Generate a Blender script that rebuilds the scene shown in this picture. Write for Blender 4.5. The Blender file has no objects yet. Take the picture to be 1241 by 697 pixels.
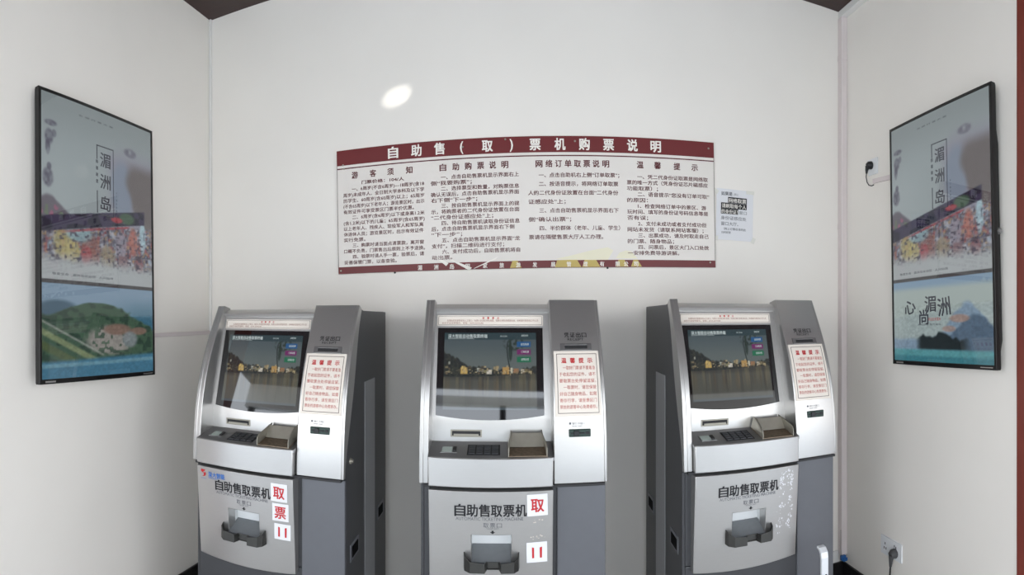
import bpy, bmesh, math, random
import numpy as np
from mathutils import Vector, Matrix

S = bpy.context.scene
C = S.collection
random.seed(7)

# ------------------------------------------------------------------ camera, sky, lights, exposure
CAM_H = 1.56
cam_d = bpy.data.cameras.new('camera')
cam_d.type = 'PANO'                       # the photograph is a hand-held sweep panorama
cam_d.panorama_type = 'CENTRAL_CYLINDRICAL'
F_PX, CX, CY = 653.0, 650.0, 381.0
cam_d.central_cylindrical_range_u_min = -CX / F_PX
cam_d.central_cylindrical_range_u_max = (1241 - CX) / F_PX
cam_d.central_cylindrical_range_v_min = -(697 - CY) / F_PX
cam_d.central_cylindrical_range_v_max = CY / F_PX
cam_d.central_cylindrical_radius = 1.0
cam = bpy.data.objects.new('camera', cam_d)
cam.location = (0, 0, CAM_H)
cam.rotation_euler = (math.pi / 2, 0, 0)
C.objects.link(cam)
S.camera = cam

EXPOSURE = 1.6
S.view_settings.view_transform = 'Standard'
S.view_settings.look = 'None'
S.view_settings.gamma = 1.0
S.view_settings.use_curve_mapping = False
S.view_settings.exposure = EXPOSURE

world = bpy.data.worlds.new('sky')
S.world = world
world.use_nodes = True
wn = world.node_tree.nodes
wl = world.node_tree.links
bg = wn['Background']
tc = wn.new('ShaderNodeTexCoord')
sx = wn.new('ShaderNodeSeparateXYZ')
cr = wn.new('ShaderNodeValToRGB')
wl.new(tc.outputs['Generated'], sx.inputs[0])
wl.new(sx.outputs['Z'], cr.inputs[0])
cr.color_ramp.elements[0].position = 0.0
cr.color_ramp.elements[0].color = (1.0, 1.0, 1.0, 1)
cr.color_ramp.elements[1].position = 0.9
cr.color_ramp.elements[1].color = (0.62, 0.78, 1.0, 1)
wl.new(cr.outputs[0], bg.inputs['Color'])
bg.inputs['Strength'].default_value = 1.35


def spot(name, loc, target, energy, angle, scale, roll, color=(1, 1, 1)):
    d = bpy.data.lights.new(name, 'SPOT')
    d.energy = energy
    d.spot_size = angle
    d.spot_blend = 0.7
    d.shadow_soft_size = 0.01
    d.color = color
    o = bpy.data.objects.new(name, d)
    o.location = loc
    q = (Vector(target) - Vector(loc)).to_track_quat('-Z', 'Y')
    o.rotation_mode = 'QUATERNION'
    o.rotation_quaternion = q @ Matrix.Rotation(roll, 3, 'Z').to_quaternion()
    o.scale = scale
    C.objects.link(o)
    return o


# sunlight thrown back onto the wall by something shiny outside
spot('sun_glint', (-0.9, -1.1, 0.9), (-0.70, 2.64, 2.664), 130, 0.046, (1.0, 0.58, 1), 0.32, (1.0, 0.97, 0.9))


# ------------------------------------------------------------------ materials
def lin(c):
    return tuple((v / 12.92 if v <= 0.04045 else ((v + 0.055) / 1.055) ** 2.4) for v in (x / 255 for x in c))


def principled(name, rgb, rough=0.5, metal=0.0, noise=0.0, scale=8.0, bump=0.0, coat=0.0, stretch=(1, 1, 1), spec=0.5):
    m = bpy.data.materials.new(name)
    m.use_nodes = True
    nt = m.node_tree
    p = nt.nodes['Principled BSDF']
    p.inputs['Roughness'].default_value = rough
    p.inputs['Metallic'].default_value = metal
    p.inputs['Coat Weight'].default_value = coat
    p.inputs['Specular IOR Level'].default_value = spec
    l = lin(rgb)
    p.inputs['Base Color'].default_value = (*l, 1)
    if noise or bump:
        t = nt.nodes.new('ShaderNodeTexCoord')
        mp = nt.nodes.new('ShaderNodeMapping')
        mp.inputs['Scale'].default_value = stretch
        nz = nt.nodes.new('ShaderNodeTexNoise')
        nz.inputs['Scale'].default_value = scale
        nz.inputs['Detail'].default_value = 5
        nt.links.new(t.outputs['Object'], mp.inputs[0])
        nt.links.new(mp.outputs[0], nz.inputs['Vector'])
        if noise:
            rp = nt.nodes.new('ShaderNodeValToRGB')
            rp.color_ramp.elements[0].position = 0.3
            rp.color_ramp.elements[1].position = 0.7
            rp.color_ramp.elements[0].color = (*[v * (1 - noise) for v in l], 1)
            rp.color_ramp.elements[1].color = (*[min(1, v * (1 + noise * 0.6)) for v in l], 1)
            nt.links.new(nz.outputs['Fac'], rp.inputs[0])
            nt.links.new(rp.outputs[0], p.inputs['Base Color'])
        if bump:
            b = nt.nodes.new('ShaderNodeBump')
            b.inputs['Strength'].default_value = bump
            b.inputs['Distance'].default_value = 0.002
            nt.links.new(nz.outputs['Fac'], b.inputs['Height'])
            nt.links.new(b.outputs[0], p.inputs['Normal'])
    return m


def screen_material(name, gain, spec=0.5):
    m = bpy.data.materials.new(name)
    m.use_nodes = True
    nt = m.node_tree
    p = nt.nodes['Principled BSDF']
    p.inputs['Base Color'].default_value = (0.01, 0.01, 0.012, 1)
    p.inputs['Roughness'].default_value = 0.03
    p.inputs['Specular IOR Level'].default_value = spec
    a = nt.nodes.new('ShaderNodeAttribute')
    a.attribute_name = 'picture'
    nt.links.new(a.outputs['Color'], p.inputs['Emission Color'])
    p.inputs['Emission Strength'].default_value = gain * 2 ** (-EXPOSURE)
    return m


def glow_material(name, rgb):
    m = bpy.data.materials.new(name)
    m.use_nodes = True
    p = m.node_tree.nodes['Principled BSDF']
    p.inputs['Base Color'].default_value = (0.01, 0.01, 0.01, 1)
    p.inputs['Roughness'].default_value = 0.04
    p.inputs['Emission Color'].default_value = (*lin(rgb), 1)
    p.inputs['Emission Strength'].default_value = 2 ** (-EXPOSURE)
    return m


M = {
    'wall': principled('wall_paint', (241, 237, 230), 0.55, noise=0.02, scale=2.2, bump=0.05),
    'duct': principled('duct_plastic', (222, 212, 211), 0.45),
    'trim_white': principled('trim_white', (228, 227, 224), 0.5),
    'ceiling': principled('ceiling_maroon', (54, 31, 29), 0.45, noise=0.15, scale=12, stretch=(1, 8, 1)),
    'post': principled('post_red_wood', (126, 58, 48), 0.4, noise=0.15, scale=10, stretch=(6, 6, .6)),
    'floor': principled('floor_tile', (176, 172, 166), 0.35, noise=0.08, scale=4),
    'paving': principled('paving', (218, 216, 211), 0.8, noise=0.12, scale=3),
    'sky_block': principled('sky_block_grey', (190, 188, 182), 0.8, noise=0.08, scale=2),  # for the unseen slab that cuts the front light
    'skirt': principled('skirting_black', (26, 25, 27), 0.25),
    'silver': principled('silver_paint', (187, 186, 184), 0.30, metal=0.80, noise=0.015, scale=40, stretch=(1, 1, 6)),
    'silver_dark': principled('silver_tray', (150, 150, 150), 0.32, metal=0.8, noise=0.04, scale=60, stretch=(8, 1, 1)),
    'body': principled('grey_cabinet', (67, 68, 71), 0.42, metal=0.25, noise=0.02, scale=30),
    'body_lower': principled('grey_lower_front', (100, 102, 107), 0.42, metal=0.25, noise=0.02, scale=30),
    'stripe': principled('grey_stripe', (160, 161, 164), 0.40, metal=0.25),
    'black': principled('black_plastic', (18, 18, 20), 0.30),
    'hole': principled('deep_black', (8, 8, 9), 0.9, spec=0.1),
    'gap': principled('dark_gap', (36, 36, 38), 0.6),
    'glass': principled('screen_glass', (8, 8, 9), 0.03, spec=1.0),
    'bezel': principled('tv_bezel', (13, 13, 14), 0.35),
    'casing': principled('tv_casing', (12, 12, 13), 0.55),
    'steel': principled('steel', (160, 156, 144), 0.38, metal=0.6, noise=0.08, scale=30),
    'steel_dark': principled('dish_steel', (74, 74, 72), 0.38, metal=0.7, noise=0.08, scale=60),
    'recess': principled('recess_grey', (226, 229, 230), 0.5),
    'recess_floor': principled('recess_floor', (128, 132, 135), 0.5, metal=0.0, noise=0.05, scale=50),
    'worn': principled('worn_plate', (132, 116, 98), 0.4, metal=0.5, noise=0.35, scale=90),
    'key': principled('keypad_key', (60, 62, 66), 0.4, metal=0.3),
    'ink': principled('black_ink', (28, 28, 32), 0.5),
    'ink_grey': principled('grey_ink', (96, 98, 104), 0.5),
    'ink_maroon': principled('maroon_ink', (92, 26, 32), 0.5),
    'ink_red': principled('red_ink', (194, 40, 46), 0.5),
    'ink_soft': principled('soft_red_ink', (182, 84, 76), 0.5),
    'ink_brown': principled('brown_ink', (150, 104, 92), 0.5),
    'ink_blue': principled('blue_ink', (52, 118, 200), 0.5),
    'maroon': principled('maroon_print', (108, 27, 30), 0.42, noise=0.06, scale=6),
    'board': principled('sign_board', (231, 226, 219), 0.28, noise=0.01, scale=3),
    'white_ink': principled('white_ink', (244, 240, 232), 0.5),
    'paper': principled('paper', (228, 229, 232), 0.6, noise=0.01, scale=10),
    'card': principled('label_card', (226, 218, 207), 0.45),
    'frame_ink': principled('frame_ink', (88, 74, 70), 0.5),
    'tape': principled('clear_tape', (232, 231, 222), 0.2),
    'socket': principled('socket_plastic', (232, 234, 236), 0.3),
    'rubber': principled('black_rubber', (24, 24, 26), 0.45),
    'grey_plug': principled('grey_plug', (72, 72, 74), 0.45),
    'blue_plastic': principled('blue_plastic', (30, 92, 158), 0.35),
    'white_metal': principled('white_metal', (226, 229, 232), 0.3, metal=0.2),
    'pale_cream': principled('cream_tone', (236, 231, 205), 0.4),
    'gold_tone': principled('gold_colour', (196, 172, 92), 0.4),
    'slot_green': principled('slot_green', (30, 52, 44), 0.3),
    'lens': principled('scanner_window', (186, 200, 192), 0.1),
    'screen': screen_material('screen_picture', 0.80),
    'kiosk_screen': screen_material('kiosk_screen_picture', 0.75, 1.0),
    'glow_white': glow_material('screen_white', (190, 200, 200)),
    'glow_dark': glow_material('screen_dark', (52, 54, 62)),
    'glow_red': glow_material('screen_red', (150, 40, 40)),
}


# ------------------------------------------------------------------ helpers
def obj(name, bm, mat, parent=None, smooth=None, bevel=0.0, segs=2, label=None):
    me = bpy.data.meshes.new(name)
    bmesh.ops.recalc_face_normals(bm, faces=bm.faces)
    bm.to_mesh(me)
    bm.free()
    for m in (mat if isinstance(mat, (list, tuple)) else [mat]):
        me.materials.append(m)
    if smooth is not None:
        for p in me.polygons:
            p.use_smooth = True
        me.set_sharp_from_angle(angle=math.radians(smooth))
    o = bpy.data.objects.new(name, me)
    C.objects.link(o)
    if parent:
        o.parent = parent
    if bevel:
        b = o.modifiers.new('bevel', 'BEVEL')
        b.width = bevel
        b.segments = segs
        b.limit_method = 'ANGLE'
        b.angle_limit = math.radians(40)
    if label:
        o['label'] = label
    return o


def box(bm, x0, x1, y0, y1, z0, z1, mi=0):
    v = [bm.verts.new(c) for c in ((x0, y0, z0), (x1, y0, z0), (x1, y1, z0), (x0, y1, z0),
                                   (x0, y0, z1), (x1, y0, z1), (x1, y1, z1), (x0, y1, z1))]
    for q in ((0, 3, 2, 1), (4, 5, 6, 7), (0, 1, 5, 4), (1, 2, 6, 5), (2, 3, 7, 6), (3, 0, 4, 7)):
        bm.faces.new([v[i] for i in q]).material_index = mi


def boxm(*a):
    bm = bmesh.new()
    box(bm, *a)
    return bm


def prism_x(bm, poly, x0, x1, mi=0):
    """poly: (v, z) outline; v runs towards the viewer (local -y)."""
    a = [bm.verts.new((x0, -v, z)) for v, z in poly]
    b = [bm.verts.new((x1, -v, z)) for v, z in poly]
    n = len(poly)
    bm.faces.new(a).material_index = mi
    bm.faces.new(b[::-1]).material_index = mi
    for i in range(n):
        bm.faces.new((a[i], a[(i + 1) % n], b[(i + 1) % n], b[i])).material_index = mi


def prism_z(bm, poly, z0, z1, mi=0):
    """poly: (x, y) plan outline."""
    a = [bm.verts.new((x, y, z0)) for x, y in poly]
    b = [bm.verts.new((x, y, z1)) for x, y in poly]
    n = len(poly)
    bm.faces.new(a).material_index = mi
    bm.faces.new(b[::-1]).material_index = mi
    for i in range(n):
        bm.faces.new((a[i], a[(i + 1) % n], b[(i + 1) % n], b[i])).material_index = mi


def prism_y(bm, poly, y0, y1, mi=0):
    """poly: (x, z) front outline."""
    a = [bm.verts.new((x, y0, z)) for x, z in poly]
    b = [bm.verts.new((x, y1, z)) for x, z in poly]
    n = len(poly)
    bm.faces.new(a).material_index = mi
    bm.faces.new(b[::-1]).material_index = mi
    for i in range(n):
        bm.faces.new((a[i], a[(i + 1) % n], b[(i + 1) % n], b[i])).material_index = mi


def sheet(bm, pos, us, zs, thick, skip=None, mi=0):
    """Slab following pos(u, z) -> v, from the surface back by thick (number, or function giving the back v)."""
    front, back = {}, {}
    for i, u in enumerate(us):
        for j, z in enumerate(zs):
            uu, v, zz = pos(u, z)
            front[i, j] = bm.verts.new((uu, -v, zz))
            bv = thick(v) if callable(thick) else v - thick
            back[i, j] = bm.verts.new((uu, -bv, zz))
    cells = {(i, j) for i in range(len(us) - 1) for j in range(len(zs) - 1)
             if not (skip and skip((us[i] + us[i + 1]) / 2, (zs[j] + zs[j + 1]) / 2))}
    for i, j in cells:
        f, b = front, back
        bm.faces.new((f[i, j], f[i + 1, j], f[i + 1, j + 1], f[i, j + 1])).material_index = mi
        bm.faces.new((b[i, j], b[i, j + 1], b[i + 1, j + 1], b[i + 1, j])).material_index = mi
        for di, dj, p, q in ((-1, 0, (i, j), (i, j + 1)), (1, 0, (i + 1, j + 1), (i + 1, j)),
                             (0, -1, (i + 1, j), (i, j)), (0, 1, (i, j + 1), (i + 1, j + 1))):
            if (i + di, j + dj) not in cells:
                bm.faces.new((f[p], f[q], b[q], b[p])).material_index = mi
    for v in [v for v in bm.verts if not v.link_faces]:
        bm.verts.remove(v)


def tube(bm, pts, r, n=8, cap=True):
    pts = [Vector(p) for p in pts]
    rings = []
    for i, p in enumerate(pts):
        d = (pts[min(i + 1, len(pts) - 1)] - pts[max(i - 1, 0)]).normalized()
        a = d.orthogonal().normalized() if i == 0 else (rings_a - d * rings_a.dot(d)).normalized()
        rings_a = a
        b = d.cross(a)
        rr = r[i] if isinstance(r, (list, tuple)) else r
        rings.append([bm.verts.new(p + (a * math.cos(t) + b * math.sin(t)) * rr)
                      for t in (2 * math.pi * k / n for k in range(n))])
    for a, b in zip(rings, rings[1:]):
        for k in range(n):
            bm.faces.new((a[k], a[(k + 1) % n], b[(k + 1) % n], b[k]))
    if cap:
        bm.faces.new(rings[0][::-1])
        bm.faces.new(rings[-1])


def empty(name, loc, label, cat, group=None):
    o = bpy.data.objects.new(name, None)
    C.objects.link(o)
    o.location = loc
    o.empty_display_size = 0.1
    o['label'] = label
    o['category'] = cat
    if group:
        o['group'] = group
    return o


def tag(o, label, cat, group=None):
    o['label'] = label
    o['category'] = cat
    if group:
        o['group'] = group
    return o


def struct(name, bm, mat, **k):
    o = obj(name, bm, mat, **k)
    o['kind'] = 'structure'
    return o


# ---- lettering: flat filled outlines from the built-in font
_cache = {}


def glyphs(s, bold):
    key = s
    if key not in _cache:
        c = bpy.data.curves.new('t', 'FONT')
        c.body = s
        c.size = 1.0
        c.resolution_u = 2
        o = bpy.data.objects.new('t', c)
        C.objects.link(o)
        dg = bpy.context.evaluated_depsgraph_get()
        me = bpy.data.meshes.new_from_object(o.evaluated_get(dg))
        vs = [(v.co.x, v.co.y) for v in me.vertices]
        fs = [tuple(p.vertices) for p in me.polygons]
        bpy.data.objects.remove(o)
        bpy.data.curves.remove(c)
        bpy.data.meshes.remove(me)
        _cache[key] = (vs, fs)
    return _cache[key]


def line(s, x, z, h, width=None, align='l', bold=0.0, rot=0.0, full=None):
    """Lettering of one line: left edge (or middle) x, baseline z, em height h; width squeezes to fit."""
    vs, fs = glyphs(s, bold)
    if not vs:
        return [], []
    if bold:                                  # heavier strokes: the outline laid down again, slightly shifted
        n0, v0, f0 = len(vs), vs, fs
        vs, fs = [], []
        for k_, (dx, dy) in enumerate(((-1, -.7), (1, -.7), (-1, .7), (1, .7), (0, 0))):
            vs = vs + [(a + dx * bold, b + dy * bold) for a, b in v0]
            fs = fs + [tuple(i + n0 * k_ for i in f) for f in f0]
    else:
        n0 = len(vs)
    xs = [v[0] for v in vs]
    a, b = min(xs), max(xs)
    k = h
    if width is not None:
        k = width / max(b - a, 1e-6)
    off = x - (a * k if align == 'l' else (a + b) / 2 * k)
    out = []
    for px, py in vs:
        out.append((off + px * k, z + py * h))
    if rot:
        c_, s_ = math.cos(rot), math.sin(rot)
        out = [(x + (p - x) * c_ - (q - z) * s_, z + (p - x) * s_ + (q - z) * c_) for p, q in out]
    return [(p, q, i // n0) for i, (p, q) in enumerate(out)], fs


def lettering(name, parts, pos, mat, parent, lift=0.0008, label=None, each=False):
    """parts: results of line(); pos(u, z) -> (u, v, z) on the printed surface. each: one object per piece of writing."""
    if each:
        return [lettering(name, [p], pos, mat, parent, lift, label, None) for p in parts]
    bm = bmesh.new()
    for vs, fs in parts:
        bv = []
        for u, z, k in vs:
            uu, v, zz = pos(u, z)
            bv.append(bm.verts.new((uu, -(v + lift + k * .00018), zz)))
        for f in fs:
            try:
                bm.faces.new([bv[i] for i in f])
            except ValueError:
                pass
    me = bpy.data.meshes.new(name)
    bm.normal_update()
    bm.to_mesh(me)
    bm.free()
    me.materials.append(mat)
    o = bpy.data.objects.new(name, me)
    C.objects.link(o)
    o.parent = parent
    if label:
        o['label'] = label
    if each is False:
        o['kind'] = 'stuff'                   # small print, too fine to pick apart
    return o


def chars(s, centres, z, h, w, bold=0.0):
    return [line(ch, c, z, h, w, 'c', bold) for ch, c in zip(s, centres)]


# ------------------------------------------------------------------ room shell
D = 2.64
XL, XR = -1.827, 1.691
H = 3.309
YF_L, YF_R = 1.10, 1.364

struct('floor', boxm(XL - .15, XR + .15, 0.9, D + .15, -0.1, 0.0), M['floor'])
struct('ground', boxm(-14, 14, -16, 0.9, -0.2, -0.02), M['paving'])
struct('wall_back', boxm(XL - .15, XR + .15, D, D + .15, 0, H + .1), M['wall'])
struct('wall_left', boxm(XL - .15, XL, YF_L, D, 0, H), M['wall'])
struct('wall_right', boxm(XR, XR + .15, YF_R, D, 0, H), M['wall'])
bm = boxm(-3.7, 3.7, -2.74, D + .15, H, H + .12)
box(bm, -3.7, -1.5, -3.05, -2.74, H, H + .12)  # side strips of roof added to hide sky from the outer screens
box(bm, 1.7, 3.7, -3.05, -2.74, H, H + .12)
struct('ceiling', bm, M['ceiling'])
# front of the porch behind the photographer: a beam on posts under the roof edge
struct('beam_front', boxm(-3.7, 3.7, -3.05, -2.95, 3.19, 3.31), M['trim_white'])
for k_, x_ in enumerate((-3.6, .24, 3.6)):
    struct('post_front_%d' % (k_ + 1), boxm(x_ - .04, x_ + .04, -3.04, -2.96, -.02, 3.19), M['skirt'])
bm = boxm(-3.7, -1.5, -3.05, -2.95, 2.95, 3.19)
box(bm, 1.7, 3.7, -3.05, -2.95, 2.95, 3.19)
struct('reflection_stop', bm, M['trim_white'])  # unseen drops added to keep sky out of the outer screens' reflections
# unseen slab added to hold back sky light from the front
struct('front_sky_block', boxm(-2.4, 2.4, -9.4, -9.0, -.02, 3.4), M['sky_block'])
struct('post_right', boxm(XR - .006, XR + .22, YF_R - .22, YF_R, 0, H), M['post'], bevel=0.006)
struct('post_left', boxm(XL - .22, XL + .006, YF_L - .22, YF_L, 0, H), M['post'], bevel=0.006)
struct('baseboard_back', boxm(XL, XR, D - .012, D, 0, .13), M['skirt'], bevel=0.003)
struct('baseboard_right', boxm(XR - .012, XR, YF_R, D - .012, 0, .13), M['skirt'], bevel=0.003)
struct('baseboard_left', boxm(XL, XL + .012, YF_L, D - .012, 0, .13), M['skirt'], bevel=0.003)

# cable duct standing in the right-hand corner, with the joint sleeves of its lengths
bm = boxm(XR - .038, XR, D - .042, D, 0.180, H - .042)
duct = struct('trim_1', bm, M['duct'], bevel=0.004)
for z in (3.02, 2.05):
    obj('joint_sleeve', boxm(XR - .0395, XR, D - .0435, D, z, z + .035), M['duct'], duct, bevel=0.002)
# duct along the top of the right wall
bm = bmesh.new()
box(bm, XR - .036, XR, YF_R, D, H - .042, H)
struct('trim_2', bm, M['trim_white'], bevel=0.004)
# thin bead in the left corner
struct('trim_3', boxm(XL, XL + .016, D - .016, D, 0.13, H), M['trim_white'], bevel=0.004)
# flat cable duct across the left wall behind the left display
bm = boxm(XL, XL + .012, 1.75, D - .016, 1.441, 1.463)
struct('trim_4', bm, M['duct'], bevel=0.002)
# short duct behind the right display
bm = bmesh.new()
prism_x(bm, [(-2.335, 2.283), (-1.95, 2.262), (-1.95, 2.238), (-2.335, 2.259)], XR - .010, XR)
struct('trim_5', bm, M['duct'])
# low duct over the black skirting at the back right
struct('trim_6', boxm(1.35, XR - .04, D - .014, D, .135, .20), M['trim_white'], bevel=0.002)


# ------------------------------------------------------------------ wall sign
def flat(u, z):
    return u, 0.0, z


SGN = empty('wall_sign', (-0.0565, D - .0085, 2.1065),
            'long white notice board with maroon bands and four columns of rules on back wall', 'sign')
SGN.rotation_euler = (0, math.radians(-0.95), 0)
SW, SH = 1.918, 0.643
T = SH / 2
obj('board', boxm(-SW / 2, SW / 2, -.004, .0065, -T, T), M['board'], SGN, bevel=0.001)
obj('header_band', boxm(-SW / 2, SW / 2, -.0052, -.003, T - .079, T), M['maroon'], SGN, label='maroon band holding the white title')
obj('rule_line', boxm(-SW / 2, SW / 2, -.0050, -.003, T - .0985, T - .0930), M['ink_maroon'], SGN)
obj('footer_band', boxm(-SW / 2, SW / 2, -.0052, -.003, -T, -T + .036), M['maroon'], SGN, label='narrow maroon band along the bottom')
for s_ in (-1, 1):
    x_ = s_ * (SW / 2 - .001)
    obj('edge_line', boxm(x_ - .001, x_ + .001, -.0050, -.003, -T, T), M['frame_ink'], SGN)


def sgx(px, py=250.0):
    """photo column -> board x (offline lookup of where the photograph puts each word)"""
    t = (px - CX) / F_PX
    return D * math.tan(t) + 0.0565


title = '自助售（取）票机购票说明'
tx = [478.3, 506.4, 534.2, 561, 592, 621, 649.6, 679.6, 709, 738.2, 766.9, 795]
parts = []
for ch, px in zip(title, tx):
    if ch in '（）':
        parts.append(line('(' if ch == '（' else ')', sgx(px), T - .058, .066, .016, 'c', 0.02))
    else:
        parts.append(line(ch, sgx(px), T - .0635, .062, .054, 'c', 0.028))
lettering('title_character', parts, lambda u, z: (u, .0052, z), M['white_ink'], SGN, each=True)

cols = [
    # header, header char centres, header baseline, body lines, left px, right px, first baseline, pitch, size
    ('游客须知', [431.7, 453.6, 474.8, 497.3], [
        '　　一、6周岁(不含6周岁)—18周岁(含18', '周岁)未成年人、全日制大学本科及以下学', '历学生、60周岁(含60周岁)以上；65周岁',
        '(不含65周岁)以下老年人；游览景区时，出示', '有效证件可享受景区门票半价优惠。', '　　二、6周岁(含6周岁)以下或身高1.2米',
        '(含1.2米)以下的儿童；65周岁(含65周岁)', '以上老年人、残疾人、现役军人和军队离', '休退休人员；游览景区时，出示有效证件',
        '实行免票。', '　　三、购票时请当面点清票款，离开窗', '口概不负责，门票售出后原则上不予退换。',
        '　　四、验票时请人手一票，验票后，请', '妥善保管门票，以备查验。'], 417.5, 515, -.2150, .0291, .0235, 18),
    ('自助购票说明', [538, 553.5, 568.5, 583.5, 598, 612.7], [
        '　　一、点击自助售票机显示界面右上', '侧“我要购票”；', '　　二、选择票型和数量，对购票信息', '确认无误后，点击自助售票机显示界面',
        '右下侧“下一步”；', '　　三、按自助售票机显示界面上的提', '示，将购票者的二代身份证放置在台面', '“二代身份证感应处”上；',
        '　　四、待自助售票机读取身份证信息', '后，点击自助售票机显示界面右下侧', '“下一步”；', '　　五、点击自助售票机显示界面“龙',
        '支付”，扫描二维码进行支付；', '　　六、支付成功后，自助售票机将自', '动出票。'], 523, 631, -.1920, .02836, .0250, 17),
    ('网络订单取票说明', [654, 666, 677.5, 689, 700.3, 711.5, 722.7, 734.5], [
        '　　一、点击自助机右上侧“订单取票”；', '　　二、按语音提示，将网络订单取票', '人的二代身份证放置在台面“二代身份',
        '证感应处”上；', '　　三、点击自助售票机显示界面右下', '侧“确认出票”；', '　　四、半价群体（老年、儿童、学生）',
        '票请在隔壁售票大厅人工办理。'], 640.4, 750.5, -.1995, .0432, .0260, 17),
    ('温馨提示', [775.9, 796.9, 820.3, 841.6], [
        '　　一、凭二代身份证取票是网络取', '票的唯一方式（凭身份证芯片磁感应', '功能取票）；', '　　二、语音提示“您没有订单可取”', '的原因：',
        '　　1、检查网络订单中的景区、游', '玩时间、填写的身份证号码信息等是', '否有误；', '　　2、支付未成功或者支付成功但',
        '网站未发货（请联系网站客服）；', '　　三、出票成功，请及时取走自己', '的门票、随身物品；', '　　四、问票后，景区大门入口处统',
        '一安排免费导游讲解。'], 759.5, 858.5, -.2030, .0291, .0250, 16),
]
head, body = [], []
for hd, hx, lines, pl, pr_, zb, pitch, size, full in cols:
    x0, x1 = sgx(pl), sgx(pr_)
    for ch, px in zip(hd, hx):
        head.append(line(ch, sgx(px), T - .149, .038, .034, 'c', 0.022))
    em = (x1 - x0) / full
    for k, s in enumerate(lines):
        ind = s.count('　') * em
        t_ = s.replace('　', '')
        wid = None
        n = sum(1.0 if ord(c) > 255 or c in '“”—' else 0.56 for c in t_)
        wid = min(n * em * .985, x1 - x0 - ind)
        body.append(line(t_, x0 + ind, T + zb - k * pitch, size * .94, wid, 'l', 0.010))
body.append(line('门票价格：104/人', sgx(465), T - .1835, .020, .225, 'c', 0.018))
lettering('heading_character', head, lambda u, z: (u, .0042, z), M['ink_maroon'], SGN, each=True)
lettering('body_lettering', body, lambda u, z: (u, .0042, z), M['ink_maroon'], SGN)
foot = []
for ch, px in zip('湄洲岛国家旅游发展管理有限公司', [508.5, 528, 547, 566, 587, 607, 627, 647, 669, 688, 708, 728, 747, 757, 769]):
    foot.append(line(ch, sgx(px), -T + .0065, .026, .022, 'c', 0.02))
lettering('footer_lettering', foot, lambda u, z: (u, .0054, z), M['white_ink'], SGN)
# cream shapes and gold patches low down; white glare painted over the footer
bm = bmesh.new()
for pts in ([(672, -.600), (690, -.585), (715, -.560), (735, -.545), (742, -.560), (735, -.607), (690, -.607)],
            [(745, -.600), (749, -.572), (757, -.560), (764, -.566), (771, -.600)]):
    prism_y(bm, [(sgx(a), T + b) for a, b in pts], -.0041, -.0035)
obj('cream_shape', bm, M['pale_cream'], SGN, label='pale cream shapes')
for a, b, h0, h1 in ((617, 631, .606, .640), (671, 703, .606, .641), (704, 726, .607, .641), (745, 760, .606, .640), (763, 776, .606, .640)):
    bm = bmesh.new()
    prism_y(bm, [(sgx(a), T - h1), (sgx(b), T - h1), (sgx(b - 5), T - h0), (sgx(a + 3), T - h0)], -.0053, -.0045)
    obj('gold_patch', bm, M['gold_tone'], SGN, label='gold patch showing on the bottom band')
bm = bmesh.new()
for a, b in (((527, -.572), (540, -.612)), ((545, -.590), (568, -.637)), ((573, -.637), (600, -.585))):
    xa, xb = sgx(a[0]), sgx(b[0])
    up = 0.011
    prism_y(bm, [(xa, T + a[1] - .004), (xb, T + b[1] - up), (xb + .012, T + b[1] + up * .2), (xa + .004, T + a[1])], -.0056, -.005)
obj('glare_streak', bm, M['white_ink'], SGN, label='white painted glare across the bottom band')
for u, z in ((-.925, .245), (-.92, .225), (-.945, -.305), (-.655, -.325), (-.09, .31), (.93, -.295), (.93, .29), (.40, -.325), (-.3, .282), (.25, .296)):
    bm = bmesh.new()
    bmesh.ops.create_cone(bm, cap_ends=True, segments=10, radius1=.0055, radius2=.004, depth=.003,
                          matrix=Matrix.Translation((u, -.0062, z)) @ Matrix.Rotation(math.pi / 2, 4, 'X'))
    obj('screw', bm, M['gap' if z < -.31 else 'steel'], SGN)

# ------------------------------------------------------------------ paper notice taped beside the sign
PAP = empty('paper_notice', (1.0175, D - .0012, 2.080), 'white paper notice with black highlighted lines taped right of the board', 'notice')
PAP.rotation_euler = (0, math.radians(1.0), 0)
us = np.linspace(-.103, .103, 9)
zs = np.linspace(-.133, .133, 9)
bm = bmesh.new()
sheet(bm, lambda u, z: (u, .0015 + .0015 * math.sin(u * 30) * math.cos(z * 21) + .0012, z), us, zs, .0006)
obj('sheet', bm, M['paper'], PAP, smooth=60)
pf = lambda u, z: (u, .0046, z)
bm = bmesh.new()
box(bm, -.040, .066, -.0046, -.004, .062, .092)
box(bm, -.078, .066, -.0046, -.004, .031, .061)
box(bm, -.078, .018, -.0046, -.004, .003, .0305)
obj('highlight', bm, M['ink'], PAP, label='black blocks behind white words')
lettering('white_lettering', [line('网络取票', .013, .066, .024, .098, 'c', .008), line('请刷取每个人', -.006, .036, .024, .136, 'c', .008),
                              line('的身份证！', -.030, .007, .023, .090, 'c', .008)], pf, M['white_ink'], PAP, lift=.0006)
lettering('grey_lettering', [line('如果是', -.078, .100, .022, .062, 'l', .01), line('(网上', -.008, .103, .013, .026), line('窗口', .024, .007, .020, .042),
                             line('身份证感应处', -.078, -.026, .021, .142), line('窗口大厅。', -.076, -.056, .021, .095),
                             line('（网上订票后请到此', -.062, -.080, .014, .125), line('扫码取票', -.074, -.099, .013, .052)], pf, M['ink_grey'], PAP, lift=.0004)
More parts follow.
